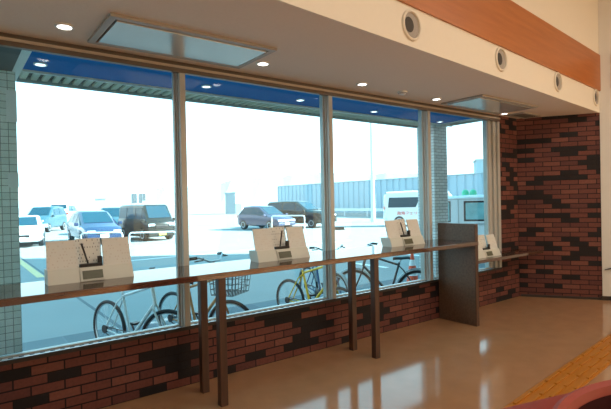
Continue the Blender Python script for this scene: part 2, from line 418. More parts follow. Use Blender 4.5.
# round air nozzles in the bulkhead face
for s, z, lab in [(2.92, 2.905, 'round air nozzle nearest the camera on the cream bulkhead, seen largest'),
                  (4.45, 2.925, 'second nearest round air nozzle on the cream bulkhead'),
                  (5.97, 2.935, 'third nearest round air nozzle on the cream bulkhead'),
                  (7.42, 2.935, 'farthest round air nozzle on the cream bulkhead, by the white wall')]:
    t = thing('air_nozzle', lab, 'air vent', (s, beam_y(s), z), rb, 'bulkhead air nozzles')
    bm = bmesh.new(); lathe(bm, [(.100, .004), (.102, .018), (.108, .022), (.118, .016), (.120, 0)], ax=(0, -1, 0), n=36, cap=False); obj('ring', bm, M['cream'], t, True)
    bm = bmesh.new(); lathe(bm, [(.101, .002), (.101, .004), (0, .004)], ax=(0, -1, 0), n=36); obj('cavity', bm, M['nozz'], t)
    bm = bmesh.new(); lathe(bm, [(.058, .004), (.060, .007), (0, .007)], c=(-.03, 0, 0), ax=(0, -1, 0), n=32); obj('opening_shade', bm, M['dark'], t)  # flat disc; shade of the uncut hole is put into its dark colour

# ------------------------------------------------------------------ counters
CT = 1.02
t = thing('writing_counter', 'long glossy dark wood writing counter along the windows', 'counter', (2.2, 3.5, 0))
obj('counter_top', B(-3.4, 2.786, -.30, .285, CT-.045, CT, bev=.004), M['ctop'], t)
for x in (-.02, 1.635, 3.29):
    for y in (3.25, 3.575):
        obj('leg', B(x-2.2-.03, x-2.2+.03, y-3.5-.03, y-3.5+.03, 0, CT-.045, bev=.003), M['cleg'], t)
t = thing('partition_panel', 'tall dark wood end panel between the two counters', 'partition', (5.02, 3.5, 0))
obj('board', B(-.03, .03, -.245, .285, 0, 1.225, bev=.003), M['panel'], t)
obj('edge_band', B(-.03, .03, -.252, -.245, 0, 1.225), M['cleg'], t)
t = thing('low_counter', 'low dark wood counter between end panel and brick end wall', 'counter', (5.95, 3.58, 0))
obj('counter_top', B(-.898, 1.04, -.16, .20, .70, .74, bev=.004), M['ctop'], t)
obj('wall_bracket', B(-.80, 1.0, .16, .215, .64, .70), M['cleg'], t)

# writing stands: cream tray with two sloping notice boards, a centre sheet and a pen rest
def slope(bm, x0, x1, y, z0, z1, lean, th, taper=0., skew=0.):
    v = []
    for (xx0, xx1, zz, yy) in ((x0, x1, z0, y), (x0+taper+skew, x1-taper+skew, z1, y+lean)):
        for x, d in ((xx0, 0), (xx1, 0), (xx1, th), (xx0, th)): v.append(bm.verts.new((x, yy+d, zz)))
    a, b = v[:4], v[4:]
    bm.faces.new(a[::-1]); bm.faces.new(b)
    for i in range(4): bm.faces.new((a[i], a[(i+1) % 4], b[(i+1) % 4], b[i]))

def stand(label, loc, w=.56):
    t = thing('writing_stand', label, 'writing stand', loc, 0, 'writing stands on the counters')
    h = w/2
    bm = bmesh.new(); slope(bm, -h, h, -.07, 0, .095, .035, .14, .004); obj('tray', bm, M['tray'], t)
    for s in (-1, 1):
        bm = bmesh.new(); c = s*(h-.10)
        slope(bm, c-.098, c+.098, -.02, .095, .285, .055, .012, .006, 0); b = obj('notice_board', bm, M['board'], t)
        bm = bmesh.new(); box(bm, c-.085, c+.085, -.002, .075, .085, .0951); obj('board_foot', bm, M['tray'], b)
    bm = bmesh.new(); slope(bm, -.082, .082, .012, .095, .29, .05, .006); obj('notice_sheet', bm, M['sheet'], t)
    bm = bmesh.new(); box(bm, -.075, .075, -.032, .0, .095, .118, .004); box(bm, .045, .073, -.03, -.004, .118, .165, .003); obj('pen_rest', bm, M['black'], t)
    bm = bmesh.new(); slope(bm, -.066, .066, -.0785, .018, .074, .0205, .0035); obj('label_plate', bm, M['plate'], t)
    bm = bmesh.new(); slope(bm, -.08, .08, -.078, .006, .088, .030, .004); obj('label_holder', bm, M['tray'], t)
    return t
ST = [('cream writing stand with two beige notice boards on the counter before the left window', (.79, 3.58, CT)),
      ('cream writing stand on the counter before the second window, below the blue-grey hatchback outside', (2.40, 3.55, CT)),
      ('cream writing stand on the counter before the third window, close to the end panel', (4.11, 3.58, CT)),
      ('cream writing stand partly hidden behind the dark end panel on the low counter', (5.76, 3.60, .74))]
for lab, loc in ST: stand(lab, loc)
for lab, (x, y, z), tilt in [('black pen leaning on the rest of the writing stand before the left window', ST[0][1], -.035),
                             ('black pen leaning on the rest of the writing stand before the second window', ST[1][1], .03),
                             ('black pen leaning on the rest of the writing stand beside the end panel', ST[2][1], -.04)]:
    bm = bmesh.new(); tube(bm, [(-.02, -.016, .119), (-.02+tilt, -.006, .25), (-.02+tilt*1.1, -.005, .262)], [.006, .007, .004], 8)
    tag(obj('pen', bm, M['black'], None, True, loc=(x, y, z)), lab, 'pen', 'pens on the writing stands')

# ------------------------------------------------------------------ hall floor and seats
t = thing('tactile_paving', 'orange-yellow ribbed tactile paving strip across the brown floor', 'tactile paving', (2.4, 1.82, 0), math.atan2(.226, 2.41))
bm = bmesh.new(); n = 18
for i in range(n): box(bm, i*.30+.002, (i+1)*.30-.002, -.30, -.02, 0, .004)
obj('tile_base', bm, M['tact'], t)
bm = bmesh.new()
for i in range(n):
    for j in range(4): y = -.27+.0725*j; box(bm, i*.30+.012, (i+1)*.30-.012, y-.012, y+.012, .004, .016, .003)
obj('guide_bars', bm, M['tact'], t)

def tub_chair(label, loc, rotz):
    t = thing('tub_chair', label, 'chair', loc, rotz, 'red waiting chairs')
    # curved back shell with a rolled rim
    bm = bmesh.new(); R = []; n = 24
    for i in range(n+1):
        a = math.radians(-38+76*i/n); ca, sa = math.sin(a), math.cos(a)
        e = min(1, min(i, n-i)/4); zt = .40+.32*math.sqrt(e)
        ring = []
        for r, z in ((.74, .30), (.74, zt-.06), (.75, zt-.015), (.77, zt), (.79, zt-.012), (.80, zt-.06), (.79, .30)):
            ring.append(bm.verts.new((r*ca, r*sa-.57, z)))
        R.append(ring)
    for a, b in zip(R, R[1:]):
        for j in range(7): bm.faces.new((a[j], a[(j+1) % 7], b[(j+1) % 7], b[j]))
    bm.faces.new(R[0]); bm.faces.new(R[-1][::-1])
    obj('backrest', bm, M['redv'], t, True)
    bm = bmesh.new(); R = []  # added layer inside the back, coloured dark to stand in for shade
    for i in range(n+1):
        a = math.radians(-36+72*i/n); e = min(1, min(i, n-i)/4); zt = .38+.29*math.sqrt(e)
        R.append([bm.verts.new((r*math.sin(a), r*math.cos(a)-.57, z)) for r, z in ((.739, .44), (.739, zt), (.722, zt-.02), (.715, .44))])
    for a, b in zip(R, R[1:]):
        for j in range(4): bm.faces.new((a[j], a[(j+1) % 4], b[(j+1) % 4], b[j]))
    bm.faces.new(R[0]); bm.faces.new(R[-1][::-1]); obj('inner_back_shade', bm, M['maroon_shade'], t, True)['label'] = 'dark maroon layer imitating shade inside the back'
    bm = bmesh.new(); box(bm, -.36, .36, -.42, .12, .30, .43, .04); obj('seat', bm, M['redv'], t, True)
    for x in (-.3, .3):
        for y in (-.36, .06):
            bm = bmesh.new(); lathe(bm, [(.018, 0), (.018, .30)], c=(x, y, 0), n=12); obj('leg', bm, M['chrome'], t, True)
    return t
tub_chair('red curved-back waiting chair in the bottom right foreground, shade coloured inside', (2.08, .70, 0), .0)
t = thing('bench_seat', 'low red padded bench behind the curved red chair', 'bench', (2.34, 1.13, 0), -.27)
bm = bmesh.new(); box(bm, -.55, .55, -.20, .22, .30, .44, .05); obj('seat', bm, M['redv'], t, True)
obj('plinth', B(-.48, .48, -.13, .15, 0, .30), M['black'], t)
t = thing('wall_handle', 'small black lever handle on the white wall right of the brick', 'handle', (7.632, 2.832, .462), rz)
bm = bmesh.new(); lathe(bm, [(.018, 0), (.018, .02), (.01, .024), (.01, .05)], c=(.08, -.0, 0), ax=(0, -1, 0), n=14); obj('mount', bm, M['black'], t, True)
bm = bmesh.new(); tube(bm, [(.09, -.045, .012), (.03, -.045, 0), (-.02, -.04, -.014)], [.011, .010, .006], 8); obj('lever', bm, M['black'], t, True)

# ------------------------------------------------------------------ canopy and pillars outside
struct('canopy_roof', B(-12, 6.74, W+.36, 4.79, 2.96, 3.12), M['cang'])
struct('canopy_soffit', B(.535, 6.40, W+.16, 4.76, 2.75, 2.84), M['blue'])
struct('canopy_soffit_left', B(-4, .47, W+.16, 5.25, 2.75, 2.84), M['cang'])
struct('canopy_beam', B(.47, .535, W+.16, 5.25, 2.745, 2.96), M['canw'])
bm = bmesh.new(); box(bm, .535, 6.72, 4.76, 4.79, 2.73, 2.96); struct('canopy_inner_rail', bm, M['canw'])
bm = bmesh.new(); box(bm, .535, 6.72, 5.20, 5.24, 2.74, 2.96); struct('canopy_outer_rail', bm, M['bluegrey'])
bm = bmesh.new(); x = .56
while x < 6.38:
    box(bm, x, x+.05, 4.79, 5.20, 2.765, 2.80); x += .092
y = W+.2
while y < 5.15:
    box(bm, 6.43, 6.69, y, y+.04, 2.765, 2.80); y += .072
struct('canopy_louvre', bm, M['slat'])
bm = bmesh.new(); x = .56
while x < 6.38:
    box(bm, x+.0501, x+.0919, 4.79, 5.20, 2.79, 2.84); x += .092
y = W+.2
while y < 5.15:
    box(bm, 6.43, 6.69, y+.0401, y+.0719, 2.78, 2.84); y += .072
struct('canopy_louvre_beams', bm, M['cang'])
bm = bmesh.new(); box(bm, 6.40, 6.43, W+.16, 4.76, 2.73, 2.96); box(bm, 6.69, 6.72, W+.16, 5.20, 2.74, 2.96); struct('canopy_end_rail', bm, M['canw'])
for x, y, lab in [(.64, 4.51, 'round lamp at the left end of the blue canopy soffit outside'),
                  (2.14, 4.47, 'round lamp in the blue canopy soffit just right of the first mullion'),
                  (3.36, 4.49, 'round lamp in the blue canopy soffit just left of the second mullion'),
                  (4.66, 4.55, 'round lamp in the blue canopy soffit above the third window'),
                  (6.20, 4.62, 'round lamp at the right end of the blue canopy soffit, beside the pillar')]:
    downlight('canopy_lamp', lab, x, y, 2.75, .052, M['glow_out'], 'canopy lamps outside')
pl = struct('pillar_left', B(-.08, .495, 4.90, 5.20, GZ, 2.75), M['tile_sq'])
pr = struct('pillar_right', B(6.33, 6.68, 4.85, 5.19, GZ, 2.75), M['tile'])
for z0, z1, lab in ((2.30, 2.58, 'upper white plate imitating a reflection over the tiled pillar at the left'), (1.72, 1.85, 'lower white plate imitating a reflection over the tiled pillar at the left')):
    bm = B(.42, .50, 4.885, 4.90, z0, z1, bev=.003)  # bright reflections built as added solid white pieces
    tag(obj('pillar_reflection', bm, M['conw']), lab, 'sign', 'white plates imitating reflections at the left pillar')

# ------------------------------------------------------------------ ground, hills, fence
struct('ground_parking', B(-120, 260, 7.2, 420, GZ-.2, GZ), M['asph'])
struct('ground_pavement', B(-40, 80, W+.15, 7.2, GZ-.2, GZ), M['pave'])
struct('drain_channel', B(1.93, 1.985, 7.2, 19.6, GZ, GZ+.004), M['drain'])
struct('parking_line', B(1.72, 1.90, 13.5, 19.6, GZ, GZ+.004), M['yline'])
for i, (x0, x1, y0, y1) in enumerate([(9.0, 9.15, 8.5, 13.), (11.6, 11.75, 8.5, 13.), (4.2, 14, 15.2, 15.32)]):
    struct('parking_line.%03d' % (i+1), B(x0, x1, y0, y1, GZ, GZ+.004), M['conw'])
def hill(name, pts, depth):
    bm = bmesh.new(); f = []; k = []; b = []
    for (x, y, z) in pts:
        d = Vector((x, y, 0)).normalized()
        f.append(bm.verts.new(Vector((x, y, GZ))-d*depth*.5)); k.append(bm.verts.new((x, y, z))); b.append(bm.verts.new(Vector((x, y, GZ))+d*depth*.5))
    for i in range(len(pts)-1):
        bm.faces.new((f[i], f[i+1], k[i+1], k[i])); bm.faces.new((k[i], k[i+1], b[i+1], b[i]))
    return struct(name, bm, M['mount'])
hp = []
for i in range(61):
    a = math.radians(2+i*1.25); r = 470
    ad = 2+i*1.25; z = 13+15*math.exp(-((ad-38)/14)**2)+6*math.exp(-((ad-52)/6)**2)+.8*math.sin(i*.9)+.6*math.sin(i*2.1+1)
    hp.append((r*math.sin(a), r*math.cos(a), z))
hill('hills', hp, 90)

t = thing('boundary_fence', 'tall blue-grey ribbed metal fence across the back of the car park', 'fence', (36.5, 20, GZ))
bm = bmesh.new(); y = -8; s = 0
prof = []
while y < 34.4:
    prof += [(0, y), (0, y+.55), (.10, y+.62), (.10, y+.78), (0, y+.85)]; y += .85
fr = [bm.verts.new((a, b, .3)) for a, b in prof]; to = [bm.verts.new((a, b, 3.78)) for a, b in prof]
fb = [bm.verts.new((a+.06, b, .3)) for a, b in prof]; tb = [bm.verts.new((a+.06, b, 3.78)) for a, b in prof]
for i in range(len(prof)-1):
    bm.faces.new((fr[i], fr[i+1], to[i+1], to[i])); bm.faces.new((fb[i], fb[i+1], tb[i+1], tb[i])); bm.faces.new((to[i], to[i+1], tb[i+1], tb[i]))
obj('fence_sheet', bm, M['fence'], t)
obj('kerb', B(-.2, .3, -8, 34.4, 0, .3), M['shed'], t)
obj('top_rail', B(-.05, .22, -8, 34.4, 3.78, 3.86), M['bluegrey'], t)
t = thing('guard_rail', 'low white guard rail running in front of the ribbed fence', 'guard rail', (34.6, 20, GZ))
obj('rail', B(-.04, .04, -6, 33, .55, .85, bev=.02), M['pole'], t)
for i in range(12):
    obj('post', B(.04, .14, -5.9+i*3.5, -5.8+i*3.5, 0, .85), M['pole'], t)
t = thing('lamp_post', 'tall slim white lamp post standing before the ribbed fence', 'lamp post', (26.4, 26.1, GZ))
bm = bmesh.new(); lathe(bm, [(.20, 0), (.18, .3), (.15, 3), (.11, 9.5)], n=14); obj('pole', bm, M['pole'], t, True)
bm = bmesh.new(); tube(bm, [(0, 0, 9.5), (.3, -.2, 9.9), (1.2, -.8, 10.1)], .05, 8); obj('arm', bm, M['pole'], t, True)
obj('lamp_head', B(1.0, 1.7, -1.05, -.75, 10.0, 10.15, bev=.03), M['pole'], t)
t = thing('warehouse', 'pale blue-grey flat-roofed building rising behind the fence at right', 'building', (73, 45, GZ), math.radians(-53))
obj('wall', B(-1.7, 1.9, 0, 6, 0, 8.0), M['bluegrey'], t)
obj('roof_slab', B(-1.85, 2.05, -.1, 6.1, 8.0, 8.25), M['shed'], t)
w_ = obj('window', B(-.2, 1.1, -.05, 0, 6.0, 7.2), M['cglass'], t)
t = thing('storage_shed', 'small grey ribbed shed far off, left of the blue hatchback', 'shed', (33.4, 62.6, GZ), math.radians(-37))
bm = bmesh.new(); box(bm, -.75, .75, 0, 3, 0, 3.05)
for i in range(8): box(bm, -.72+i*.2, -.64+i*.2, -.03, 0, 0, 3.0)
obj('wall', bm, M['shed'], t); obj('roof', B(-.85, .85, -.1, 3.1, 3.05, 3.2), M['bluegrey'], t)
obj('side_box', B(.78, 1.7, 0, 1.5, 0, 1.5), M['pole'], t)
t = thing('far_billboard', 'far white board with dark blocky lettering above the black van', 'sign', (19.7, 60.3, GZ), math.radians(-18))
bm = bmesh.new(); box(bm, -1.6, 1.6, 0, .15, 1.7, 3.6); obj('board', bm, M['pole'], t)
for x0, x1, z0, z1 in ((-1.3, -.7, 1.9, 3.1), (-.45, -.05, 1.9, 3.1), (-.0, .35, 2.2, 3.1)):
    obj('letter', B(x0, x1, -.04, 0, z0, z1), M['drain'], t)
for x in (-1.4, 1.4): obj('post', B(x-.06, x+.06, .02, .13, 0, 1.7), M['pole'], t)
t = thing('grey_kiosk', 'small grey box building far off above the dark sedan', 'building', (15.4, 63.7, GZ), math.radians(-14))
obj('wall', B(-.6, .6, 0, 1.2, 0, 2.5), M['shed'], t); obj('roof', B(-.7, .7, -.1, 1.3, 2.5, 2.65), M['bluegrey'], t)

def barrier(label, p, q, h):
    p, q = Vector(p), Vector(q); d = q-p
    t = thing('hoop_barrier', label, 'barrier', (p.x, p.y, GZ), math.atan2(d.y, d.x), 'white hoop barriers')
    L = d.length; r = .12
    bm = bmesh.new(); pts = [(0, 0, 0), (0, 0, h-r)]+[(r-r*math.cos(a), 0, h-r+r*math.sin(a)) for a in (.5, 1.05)]+[(r, 0, h), (L-r, 0, h)]
    pts += [(L-r+r*math.sin(a), 0, h-r+r*math.cos(a)) for a in (.5, 1.05)]+[(L, 0, h-r), (L, 0, 0)]
    tube(bm, pts, .035, 8); obj('hoop', bm, M['pole'], t, True)
    for x in (0, L):
        bm = bmesh.new(); lathe(bm, [(.07, 0), (.07, .02), (.045, .03)], c=(x, 0, 0), n=12); obj('foot', bm, M['steel'], t, True)
barrier('white hoop barrier in front of the dark blue sedan', (4.55, 22.2), (6.0, 21.2), .58)
barrier('white hoop barrier in front of the black van', (6.35, 21.4), (8.1, 20.4), .52)
barrier('white hoop barrier in front of the blue hatchback and dark car', (14.75, 22.7), (15.9, 21.1), .95)
t = thing('wheel_stop', 'small black rubber stop on the sunlit ground right of the second mullion', 'wheel stop', (18.5, 21.1, GZ), math.radians(-37))
obj('block', B(-.28, .28, -.1, .1, 0, .18, bev=.03), M['blackr'], t); obj('base', B(-.33, .33, -.14, .14, 0, .03), M['blackr'], t)

# ------------------------------------------------------------------ vehicles
PROF = {   # stations along the car from tail (0) to nose (1): x, bottom, belt, top, half width at belt, half width at top (fractions of L, H, W)
 'sedan': dict(st=[(0, .30, .52, .56, .44, .40), (.03, .18, .58, .64, .48, .44), (.15, .16, .62, .68, .5, .45), (.27, .16, .62, .97, .5, .38), (.42, .16, .61, 1, .5, .39), (.55, .16, .60, .97, .5, .38), (.73, .16, .60, .66, .5, .44), (.90, .16, .54, .58, .48, .42), (.98, .18, .46, .50, .44, .38), (1, .26, .40, .44, .42, .36)], side=[(2, 3), (3, 4), (4, 5), (5, 6)], front=(6, 5), rear=(2, 3), wheels=(.17, .81)),
 'hatch': dict(st=[(0, .30, .55, .62, .44, .40), (.02, .18, .58, .68, .48, .44), (.05, .16, .60, .72, .5, .44), (.14, .16, .60, .97, .5, .38), (.35, .16, .59, 1, .5, .39), (.52, .16, .57, .97, .5, .38), (.76, .16, .56, .62, .5, .44), (.91, .16, .50, .54, .48, .42), (.98, .18, .42, .47, .44, .38), (1, .26, .36, .40, .42, .36)], side=[(2, 3), (3, 4), (4, 5), (5, 6)], front=(6, 5), rear=(2, 3), wheels=(.17, .82)),
 'suv': dict(st=[(0, .30, .56, .66, .45, .42), (.02, .18, .60, .72, .49, .45), (.04, .16, .62, .76, .5, .45), (.10, .16, .62, .97, .5, .41), (.35, .16, .61, 1, .5, .42), (.56, .16, .60, .98, .5, .41), (.74, .16, .59, .65, .5, .46), (.92, .16, .55, .60, .49, .44), (.98, .18, .48, .52, .46, .40), (1, .26, .42, .46, .44, .38)], side=[(2, 3), (3, 4), (4, 5), (5, 6)], front=(6, 5), rear=(2, 3), wheels=(.18, .82)),
 'van': dict(st=[(0, .22, .54, .70, .46, .44), (.01, .12, .55, .90, .49, .44), (.03, .11, .55, .98, .5, .43), (.30, .11, .55, 1, .5, .43), (.60, .11, .55, 1, .5, .43), (.80, .11, .54, .98, .5, .42), (.94, .11, .52, .60, .5, .45), (.985, .12, .46, .52, .48, .44), (1, .2, .38, .44, .46, .42)], side=[(2, 3), (3, 4), (4, 5), (5, 6)], front=(6, 5), rear=(1, 2), wheels=(.18, .83)),
}
def vehicle(name, label, cat, x, y, head, kind, L, Wd, H, body, plate=None, group='parked cars', wr=None, panes=None):
    P = PROF[kind]; wr = wr or .31
    t = thing(name, label, cat, (x, y, GZ), head, group)
    st = [((a-.5)*L, b*H, c*H, d*H, e*Wd, f*Wd) for a, b, c, d, e, f in P['st']]
    bm = bmesh.new(); R = []
    for (sx, zb, zl, zt, wb, wt) in st:
        h = [(wb*.86, zb), (wb*.98, zb+.07), (wb*1.0, zb+(zl-zb)*.6), (wb*.985, zl), (wt, zt-.035*H), (wt*.86, zt)]
        R.append([bm.verts.new((sx, -a, b)) for a, b in h]+[bm.verts.new((sx, a, b)) for a, b in h[::-1]])
    for a, b in zip(R, R[1:]):
        for j in range(12): bm.faces.new((a[j], a[(j+1) % 12], b[(j+1) % 12], b[j]))
    bm.faces.new(R[0]); bm.faces.new(R[-1][::-1])
    obj('body', bm, body, t, True)
    gm = M['cglass']
    def sidept(i, s, f):     # f 0 at belt, 1 at top
        sx, zb, zl, zt, wb, wt = st[i]; za = zt-.035*H
        return Vector((sx, s*(wb*.985+(wt-wb*.985)*f+.012), zl+(za-zl)*f))
    for s in (-1, 1):
        for k, (i, j) in enumerate([] if panes else P['side']):
            lo, hi = .10, .90
            q = [sidept(i, s, lo), sidept(j, s, lo), sidept(j, s, hi), sidept(i, s, hi)]
            c = sum(q, Vector())/4
            q = [c+(p-c)*.93 for p in q]
            if (q[0]-q[3]).length < .02 and (q[1]-q[2]).length < .02: continue
            bm = bmesh.new(); f1 = [bm.verts.new(p) for p in q]; f2 = [bm.verts.new(p-Vector((0, s*.02, 0))) for p in q]
            bm.faces.new(f1); bm.faces.new(f2[::-1])
            for m_ in range(4): bm.faces.new((f1[m_], f1[(m_+1) % 4], f2[(m_+1) % 4], f2[m_]))
            obj('side_window', bm, gm, t)
    for (x0, x1, x2, x3, z0, z1, rimw) in panes or []:     # bottom rear, bottom front, top front, top rear
        w3, w5 = st[3][4]*.985, st[3][5]; zl, za = st[3][3-0]*0+P['st'][3][2]*H, st[3][3]-.035*H
        def wy(z): return w3+(w5-w3)*max(0, (z-zl)/(za-zl))
        for s in (-1, 1):
            def pane(nm, e, o_, mm):
                q = [(x0-e, z0-e), (x1+e, z0-e), (x2+e, z1+e), (x3-e, z1+e)]
                bm = bmesh.new(); f1 = [bm.verts.new((x, s*(wy(z)+o_), z)) for x, z in q]; f2 = [bm.verts.new((x, s*(wy(z)-.02), z)) for x, z in q]
                bm.faces.new(f1); bm.faces.new(f2[::-1])
                for m_ in range(4): bm.faces.new((f1[m_], f1[(m_+1) % 4], f2[(m_+1) % 4], f2[m_]))
                return obj(nm, bm, mm, t)
            if rimw: pane('window_rubber', rimw, .006, M['blackr']); pane('side_window', 0, .012, M['cpale'])
            else: pane('side_window', 0, .012, gm)
    for nm, (i, j), sg in (('windscreen', P['front'], 1), ('rear_window', P['rear'], -1)):
        a, b = st[i], st[j]; q = []
        for (u, g) in ((a, .06), (b, .94)):
            pass
        pa, pb = Vector((a[0], 0, a[3])), Vector((b[0], 0, b[3])); d = pb-pa; nrm = Vector((-d.z, 0, d.x)).normalized()
        if nrm.x*sg < 0: nrm = -nrm
        wa, wb_ = a[5]*.84, b[5]*.84
        p0, p1 = pa+d*.06+nrm*.014, pa+d*.93+nrm*.014
        q = [p0+Vector((0, -wa, 0)), p0+Vector((0, wa, 0)), p1+Vector((0, wb_, 0)), p1+Vector((0, -wb_, 0))]
        bm = bmesh.new(); f1 = [bm.verts.new(p) for p in q]; f2 = [bm.verts.new(p-nrm*.02) for p in q]
        bm.faces.new(f1); bm.faces.new(f2[::-1])
        for m_ in range(4): bm.faces.new((f1[m_], f1[(m_+1) % 4], f2[(m_+1) % 4], f2[m_]))
        obj(nm, bm, gm, t)
    for fx in P['wheels']:
        for s in (-1, 1):
            c = ((fx-.5)*L, s*(Wd/2-.10), wr)
            bm = bmesh.new(); lathe(bm, [(wr*.62, -.09), (wr*.95, -.10), (wr, -.06), (wr, .06), (wr*.95, .10), (wr*.62, .11)], c=c, ax=(0, s, 0), n=22)
            wo = obj('wheel', bm, M['blackr'], t, True)
            bm = bmesh.new(); lathe(bm, [(wr*.64, .10), (wr*.62, .115), (wr*.2, .10), (0, .115)], c=c, ax=(0, s, 0), n=18); obj('hubcap', bm, M['rim'], wo, True)
    nx = L/2; e = st[-2]
    for s in (-1, 1):
        bm = bmesh.new(); yy = s*e[4]*.72; box(bm, nx-.16, nx-.0, yy-.17, yy+.17, e[2]-.13, e[2]+.02, .03); obj('headlight', bm, M['hlamp'], t, True)
        bm = bmesh.new(); yy = s*st[1][4]*.86; box(bm, -nx-.02, -nx+.16, yy-.10, yy+.10, st[1][2]-.16, st[1][2]+.04, .02); obj('tail_light', bm, M['tlamp'], t, True)
        q = st[P['front'][0]]
        bm = bmesh.new(); box(bm, q[0]-.16, q[0]-.04, s*(q[4]+.10)-.09, s*(q[4]+.10)+.09, q[2]+.0, q[2]+.15, .03); obj('mirror', bm, body, t, True)
    obj('grille', B(nx-.05, nx+.012, -e[4]*.45, e[4]*.45, e[2]-.20, e[2]-.07, bev=.01), M['black'], t)
    obj('bumper', B(nx-.06, nx+.02, -e[4]*.95, e[4]*.95, e[1]+.03, e[1]+.2, bev=.03), body, t)
    obj('number_plate', B(nx+.02, nx+.035, -.18, .18, e[1]+.06, e[1]+.22), plate or M['numw'], t)
    return t
AF = math.atan2(.797, .604)      # direction the camera looks
R_ = math.radians
vehicle('sedan', 'low white car half hidden by the tiled pillar at left', 'car', 2.75, 25.6, AF+PI+R_(28), 'sedan', 4.3, 1.7, 1.36, M['cwhite'])
vehicle('sedan', 'dark blue car facing the camera, left of the black van', 'car', 5.55, 24.3, AF+PI+R_(36), 'hatch', 4.3, 1.72, 1.52, M['cblue'])
vehicle('microvan', 'small boxy black van with yellow number plate, left of the first mullion', 'van', 7.95, 23.9, AF+PI+R_(44), 'van', 3.4, 1.48, 1.78, M['cblk'], M['numy'])
vehicle('hatchback', 'blue-grey hatchback seen from its right front, right of the first mullion', 'car', 16.2, 25.6, AF+PI+R_(46), 'hatch', 3.9, 1.70, 1.52, M['cslv'])
vehicle('estate_car', 'large dark car parked just behind the blue-grey hatchback', 'car', 19.05, 25.9, AF+PI+R_(56), 'suv', 5.0, 1.85, 1.78, M['cblk'])
vehicle('hatchback', 'teal car glimpsed behind the low white car', 'car', 5.3, 37.4, AF+PI+R_(8), 'suv', 4.2, 1.7, 1.75, M['cteal'])
vehicle('minivan', 'white minivan seen from behind, far left', 'van', 8.4, 47.5, AF+R_(14), 'suv', 4.6, 1.75, 1.95, M['cwhite'])
vehicle('hatchback', 'teal-blue car between the dark blue sedan and black van', 'car', 8.1, 30.4, AF+PI+R_(24), 'suv', 4.0, 1.7, 1.62, M['cteal'])
v = vehicle('high_roof_van', 'white high-roof van with red lettering, left of the tiled pillar', 'van', 24.75, 19.95, AF-PI/2+R_(-6), 'van', 5.0, 1.85, 2.28, M['cwhite'], wr=.34, panes=[(-2.30, -.55, -.25, -2.22, 1.22, 1.86, 0), (0, 1.2, 1.0, .1, 1.22, 1.86, 0)])
cu = bpy.data.curves.new('lettering', 'FONT'); cu.body = '南海フェリー'; cu.size = .26; cu.extrude = .004; cu.align_x = 'LEFT'
lt = bpy.data.objects.new('lettering', cu); COL.objects.link(lt); lt.parent = v; cu.materials.append(M['redtxt'])
bpy.context.view_layer.update()
lm = bpy.data.meshes.new_from_object(lt.evaluated_get(bpy.context.evaluated_depsgraph_get())); bpy.data.objects.remove(lt)
lt = bpy.data.objects.new('lettering', lm); COL.objects.link(lt); lt.parent = v
lt.location = (-1.74, -.945, .76); lt.rotation_euler = (PI/2, 0, 0)
v2 = vehicle('service_van', 'small white van with two green roof lamps behind the end panel', 'van', 12.2, 7.72, R_(124), 'van', 3.4, 1.46, 1.86, M['cwhite'], wr=.29, panes=[(.86, 1.35, 1.15, .86, 1.14, 1.66, .03), (-.14, .43, .43, -.14, 1.18, 1.64, .05), (-1.3, -.38, -.38, -1.25, 1.18, 1.64, .05)])
for dx in (.43, .22):
    bm = bmesh.new(); lathe(bm, [(.098, -.02), (.098, .06), (.09, .11), (.05, .155), (0, .165)], c=(dx, .35, 1.85), n=20); obj('beacon', bm, M['green'], v2, True)
bm = bmesh.new()
for z in (1.74, 1.06): box(bm, -1.3, 1.1, .735, .765, z-.012, z+.012)
for x in (-.26, .62): box(bm, x-.012, x+.012, .735, .765, 1.06, 1.74)
obj('rail', bm, M['steel'], v2)

